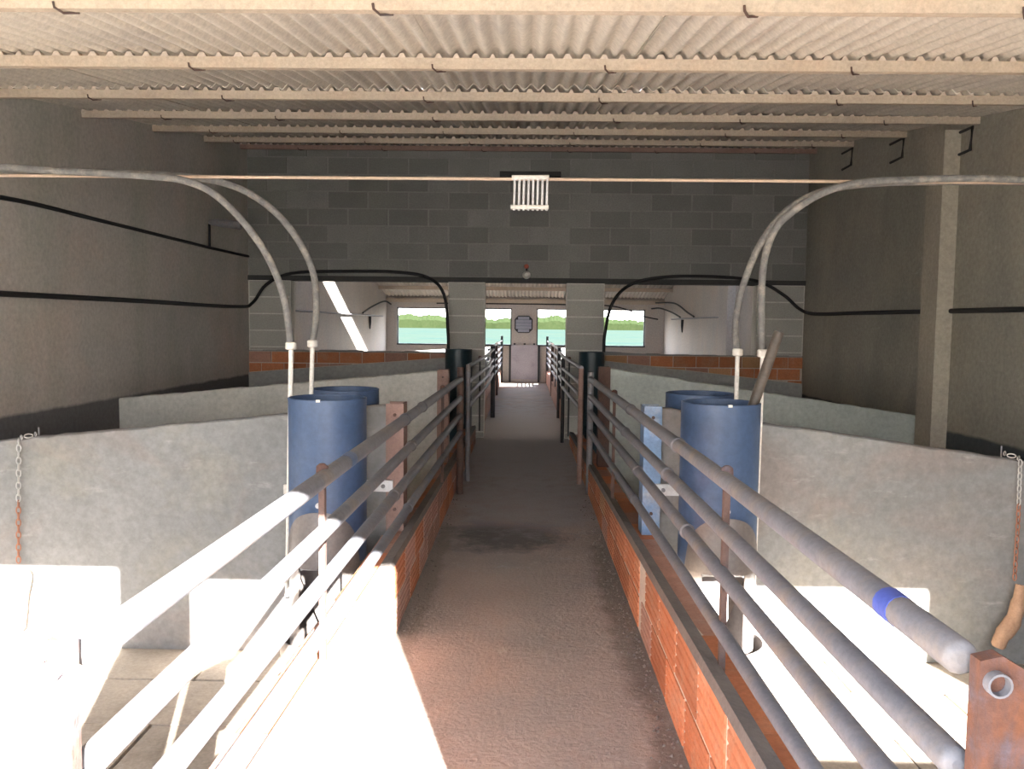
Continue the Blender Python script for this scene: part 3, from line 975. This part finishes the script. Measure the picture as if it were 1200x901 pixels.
for x_, y_, lab in ((-3.42, 18.1, 'left'), (3.42, 17.9, 'right')):
    o = MB().tube([(x_, y_, 1.575), (x_, y_ + .02, 1.45), (x_, y_, 1.30)], [.03, .028, .012], 8).build('drip_nozzle', 'black')
    tag(o, 'black nipple hanging from the rear %s wall pipe' % lab, 'nozzle')

# wall lights
wl = empty('bulb_holder', (.012, 10.2, 1.99), 'round pale bulb holder with red cap on the block wall above the corridor', 'lamp')
MB().tube([(.012, 10.24, 2.146), (.012, 10.19, 2.146)], [.03, .026], 12).build('cap', 'red', wl)
MB().tube([(.013, 10.24, 2.04), (.013, 10.20, 2.04), (.013, 10.17, 2.04)], [.05, .048, .02], 16).build('bulb', 'white', wl)
MB().tube([(.012, 10.235, 2.14), (.013, 10.235, 2.05)], .008, 6).build('lead', 'black', wl)
wl = empty('conduit_lamp', (-3.4, 9.0, 2.25), 'small grey wall lamp on the dark left wall above the cable', 'lamp')
MB().tube([(-3.44, 8.95, 2.50), (-3.30, 8.95, 2.49), (-3.10, 8.97, 2.465)], [.03, .045, .045], 10).build('lamp_body', 'galv_d', wl)
MB().tube([(-3.44, 8.95, 2.48), (-3.44, 8.95, 2.225)], .014, 6).build('conduit', 'black', wl)

# dark hanger irons under the purlin ends on the right wall
for y, z in ((6.55, 2.99), (7.72, 3.17), (8.92, 3.33)):
    o = MB().tube([(3.45, y + .26, z + .0), (3.45, y - .02, z), (3.45, y, z - .17), (3.45, y + .24, z - .175)], .013, 6).build('hanger_iron', 'lintel')
    tag(o, 'dark bent hanger iron on the right wall, %s of three' % {6.55: 'nearest', 7.72: 'middle', 8.92: 'farthest'}[y], 'hanger', 'hanger irons')

# ------------------------------------------------------------------ railings
def railing(label, paths, rads, m, bars, posts, collars=(), group='corridor railings', straight=False):
    y0 = posts[0][1] if posts else paths[0][0][1]
    o = empty('railing', (paths[0][0][0], paths[0][0][1], 0), label, 'railing', group)
    ros = []
    for p, r in zip(paths, rads):
        pts = spline(p, 6) if len(p) > 2 and not straight else p
        rr_ = [r * .35, r * .7, r * .92] + [r] * (len(pts) - 3) if straight else r
        ros.append(MB().tube(pts, rr_, 14).build('rail', m, o))
    def at(p, y):
        for a, b in zip(p, p[1:]):
            if a[1] <= y <= b[1]:
                t = (y - a[1]) / (b[1] - a[1])
                return Vector(a).lerp(Vector(b), t)
        return Vector(p[-1])
    for (y, zb) in bars:
        a = at(paths[0], y)
        b = at(paths[-1], y)
        off = .012 * (1 if a.x > 0 else -1)
        m_ = MB().box(a.x - .009 + off, a.x + .009 + off, y - .012, y + .012, zb, a.z)
        m_.build('stiffener', 'rust_d' if m == 'galv' else 'dark_steel', o)
        MB().tube([(a.x + off, y, a.z), (a.x + off, y, a.z + rads[0] + .006), (a.x + off, y, a.z + rads[0] + .014)], [.02, .018, .008], 8).build('bar_cap', 'rust', o)
    for i, ys in enumerate(collars):
        for y in ys:
            c = at(paths[i], y)
            d = Vector((0, .014, 0))
            MB().tube([c - d, c - d * .6, c + d * .6, c + d], [rads[i], rads[i] + .005, rads[i] + .005, rads[i]], 14, caps=False).build('collar', m, ros[i])
    for (x, y, r, zb, zt, pm) in posts:
        MB().tube([(x, y, zb), (x, y, zt)], r, 12).build('post', pm, o)
    return o, ros

def zn(z): return 1.42 - (1.42 - z) * 1.034
ZRL = (.975, .82, .675, .53)
ZRR = (.985, .84, .710, .545)
pl = [[(-.606, 1.100, zn(z)), (-.606, 1.102, zn(z)), (-.606, 1.106, zn(z)), (-.606, 1.112, zn(z)), (-.6055, 1.24, zn(z)), (-.53, 6.78, z - .01)] for z in ZRL]
railL, rl = railing('galvanized four-rail railing along the left side, its near end in full sun', pl, (.0255, .023, .023, .021), 'galv',
                    [(2.42, .37), (5.6, .33)], [(-.53, 6.80, .028, 0, 1.065, 'rust_d')], [(3.9, 4.5), (4.1,), (3.6,), (4.0,)], straight=True)
pr_ = [[(.606, 1.100, zn(z)), (.606, 1.102, zn(z)), (.606, 1.106, zn(z)), (.606, 1.112, zn(z)), (.6055, 1.24, zn(z)), (.555, 6.8, z - .01)] for z in ZRR]
railR, rR = railing('galvanized four-rail railing along the right side with a blue tape mark', pr_, (.0255, .023, .023, .021), 'galv',
                    [(2.42, .37), (5.25, .30)], [(.556, 6.84, .026, 0, 1.035, 'galv_d')], [(3.1, 4.4), (3.3, 4.6), (2.9, 4.1), (4.2,)], straight=True)
MB().tube([(.6048, 1.285, .9705), (.6046, 1.330, .9706)], .0268, 14).build('blue_tape', 'blue_tape', rR[0])
MB().tube([(-.5870, 2.66, .9612), (-.5862, 2.74, .9614)], .0268, 14).build('blue_tape', 'feeder', rl[0])

Z2 = (1.045, .90, .79, .675)
p2 = [[(-.505, 7.36, z), (-.462, 9.8, z), (-.460, 10.4, z), (-.475, 12.5, z)] for z in Z2]
railing('dark galvanized railing running past the left pillar', p2, (.02,) * 4, 'galv_d', [(9.0, .25)], [(-.505, 7.37, .022, 0, 1.06, 'galv_d'), (-.478, 12.5, .035, 0, 1.10, 'dark_steel')])
p2 = [[(.51, 7.30, z), (.475, 9.4, z), (.47, 9.9, z), (.475, 10.4, z), (.52, 11.0, z - .03), (.535, 12.5, z - .03)] for z in Z2]
railing('dark galvanized railing with bent rails running past the right pillar', p2, (.02,) * 4, 'galv_d', [(9.0, .2)], [(.507, 7.30, .024, 0, 1.04, 'brown_steel'), (.47, 9.9, .022, 0, 1.05, 'dark_steel'), (.535, 12.55, .03, 0, 1.08, 'dark_steel')])
for s, lab in ((-1, 'left'), (1, 'right')):
    p3 = [[(.56 * s, 12.7, z), (.56 * s, 20.2, z)] for z in (1.03, .88, .75, .62, .50)]
    railing('rear railing on the %s lit by a band of sun near the far door' % lab, p3, (.02,) * 5, 'galv_d', [(15, .3), (17.6, .3)], [(.56 * s, 16.5, .03, 0, 1.06, 'rust_d'), (.56 * s, 20.2, .03, 0, 1.15, 'dark_steel')])

# rusty plate posts carrying the near ends of the railings
def end_post(s, label):
    o = empty('end_post', (.66 * s, 1.09, 0), label, 'post', 'rusty end posts')
    x0 = .606
    pts = [(x0, -.02), (.80, -.02), (.80, .885), (.675, .968), (.635, .992), (x0, .985)]
    MB().prism([(x * s, z) for x, z in pts], 'y', 1.06, 1.085).build('plate', 'rust', o)
    MB().tube([(.626 * s, 1.046, .957), (.626 * s, 1.0595, .957)], .0165, 18, hollow=.003).build('hinge_tube', 'galv_d', o)
    MB().box(min(.72 * s, .78 * s), max(.72 * s, .78 * s), 1.085, 1.16, -.02, .86).build('flange', 'rust', o)
    return o
end_post(1, 'rusty steel end post with an open pipe end at the near right railing')
end_post(-1, 'rusty steel end post in full sun at the near left railing')

# ------------------------------------------------------------------ chains
def link_mesh(m, name):
    pts = []
    for k in range(13):
        a = 2 * math.pi * k / 12
        pts.append((.0105 * math.cos(a), 0, .021 * math.sin(a)))
    return mesh_only(MB().tube(pts, .0035, 6, caps=False), m, name)
lkA, lkB = link_mesh('chain', 'link_bright'), link_mesh('chain_r', 'link_rusty')
def chain(pts, label, nrust):
    top = Vector(pts[0])
    o = empty('chain', Vector(pts[-1]), label, 'chain', 'chains on the partitions')
    P = [Vector(p) for p in pts]
    seg, L = [], 0
    for a, b in zip(P, P[1:]):
        seg.append((L, a, b))
        L += (b - a).length
    n = int(L / .034)
    for i in range(n):
        d = i * .034 + .017
        for (l, a, b) in seg:
            if l <= d <= l + (b - a).length:
                t = (b - a).normalized()
                p = a + t * (d - l)
        k = inst('link', lkB if i > n * nrust else lkA, p, o, rotz=(math.pi / 2 if i % 2 else 0) + .3)
        if abs(t.z) < .6:
            k.rotation_euler = (0 if i % 2 else math.pi / 2, math.pi / 2, math.atan2(t.y, t.x))
    MB().tube([top + Vector((0, .0, -.03)), top + Vector((0, 0, .035))], .005, 8).build('pin', 'galv_d', o)
    return o
chain([(-2.644, 4.40, .80), (-2.715, 4.335, .785), (-2.728, 4.334, .45), (-2.74, 4.334, .072)], 'hanging steel chain with rusty lower half on the left pale partition', .55)
chain([(2.565, 4.40, .768), (2.63, 4.335, .745), (2.636, 4.334, .4), (2.634, 4.334, .06)], 'hanging steel chain holding a forked stick on the right pale partition', .45)
o = MB().tube(spline([(-2.74, 4.325, .07), (-2.69, 4.32, .068), (-2.668, 4.32, .03), (-2.69, 4.32, -.08), (-2.705, 4.32, -.2), (-2.72, 4.32, -.262), (-2.79, 4.31, -.268)], 6), .009, 8).build('rope_end', 'rope')
tag(o, 'frayed brown rope end hanging below the left chain', 'rope')
st = empty('forked_stick', (2.6, 4.3, -.25), 'forked piece of weathered wood tied to the right chain', 'stick')
MB().tube(spline([(2.66, 4.31, .07), (2.64, 4.30, -.02), (2.61, 4.29, -.12), (2.555, 4.285, -.20), (2.535, 4.285, -.26)], 5), [.03] * 5 + [.036] * 5 + [.042] * 5 + [.036] * 5 + [.028], 10).build('stem', 'wood', st)
MB().tube(spline([(2.62, 4.295, -.06), (2.69, 4.29, -.03), (2.77, 4.285, -.04)], 5), .028, 10).build('branch', 'wood', st)

o = MB().bevbox(-.33, .42, YB - .05, YB + .005, 3.235, 3.30, .006).build('wall_plank', 'lintel')
tag(o, 'dark short plank fixed on the block wall above the hanging panel', 'plank')

# grit and straw swept against the foot of the low walls
deb = MB()
rd = random.Random(11)
for i in range(420):
    if rd.random() < .72:
        x = XR - abs(rd.gauss(0, .045)) - .006
    else:
        x = XL + abs(rd.gauss(0, .035)) + .006
    y = 2.0 + 4.6 * rd.random() ** 1.3
    r = rd.uniform(.003, .0095)
    a = rd.uniform(0, 6.28)
    c, s_ = math.cos(a), math.sin(a)
    v = [(x + r * c, y + r * s_, 0), (x - r * s_, y + r * c * 1.3, 0), (x - r * c, y - r * s_, 0), (x + r * s_ * .8, y - r * c, 0), (x + r * .2, y, r * .9)]
    deb.add(v, [(0, 1, 4), (1, 2, 4), (2, 3, 4), (3, 0, 4), (3, 2, 1, 0)])
o = deb.build('floor_debris', 'cement_dark')
tag(o, 'dark grit and crumbs swept against the foot of the brick walls', 'debris', kind='stuff')
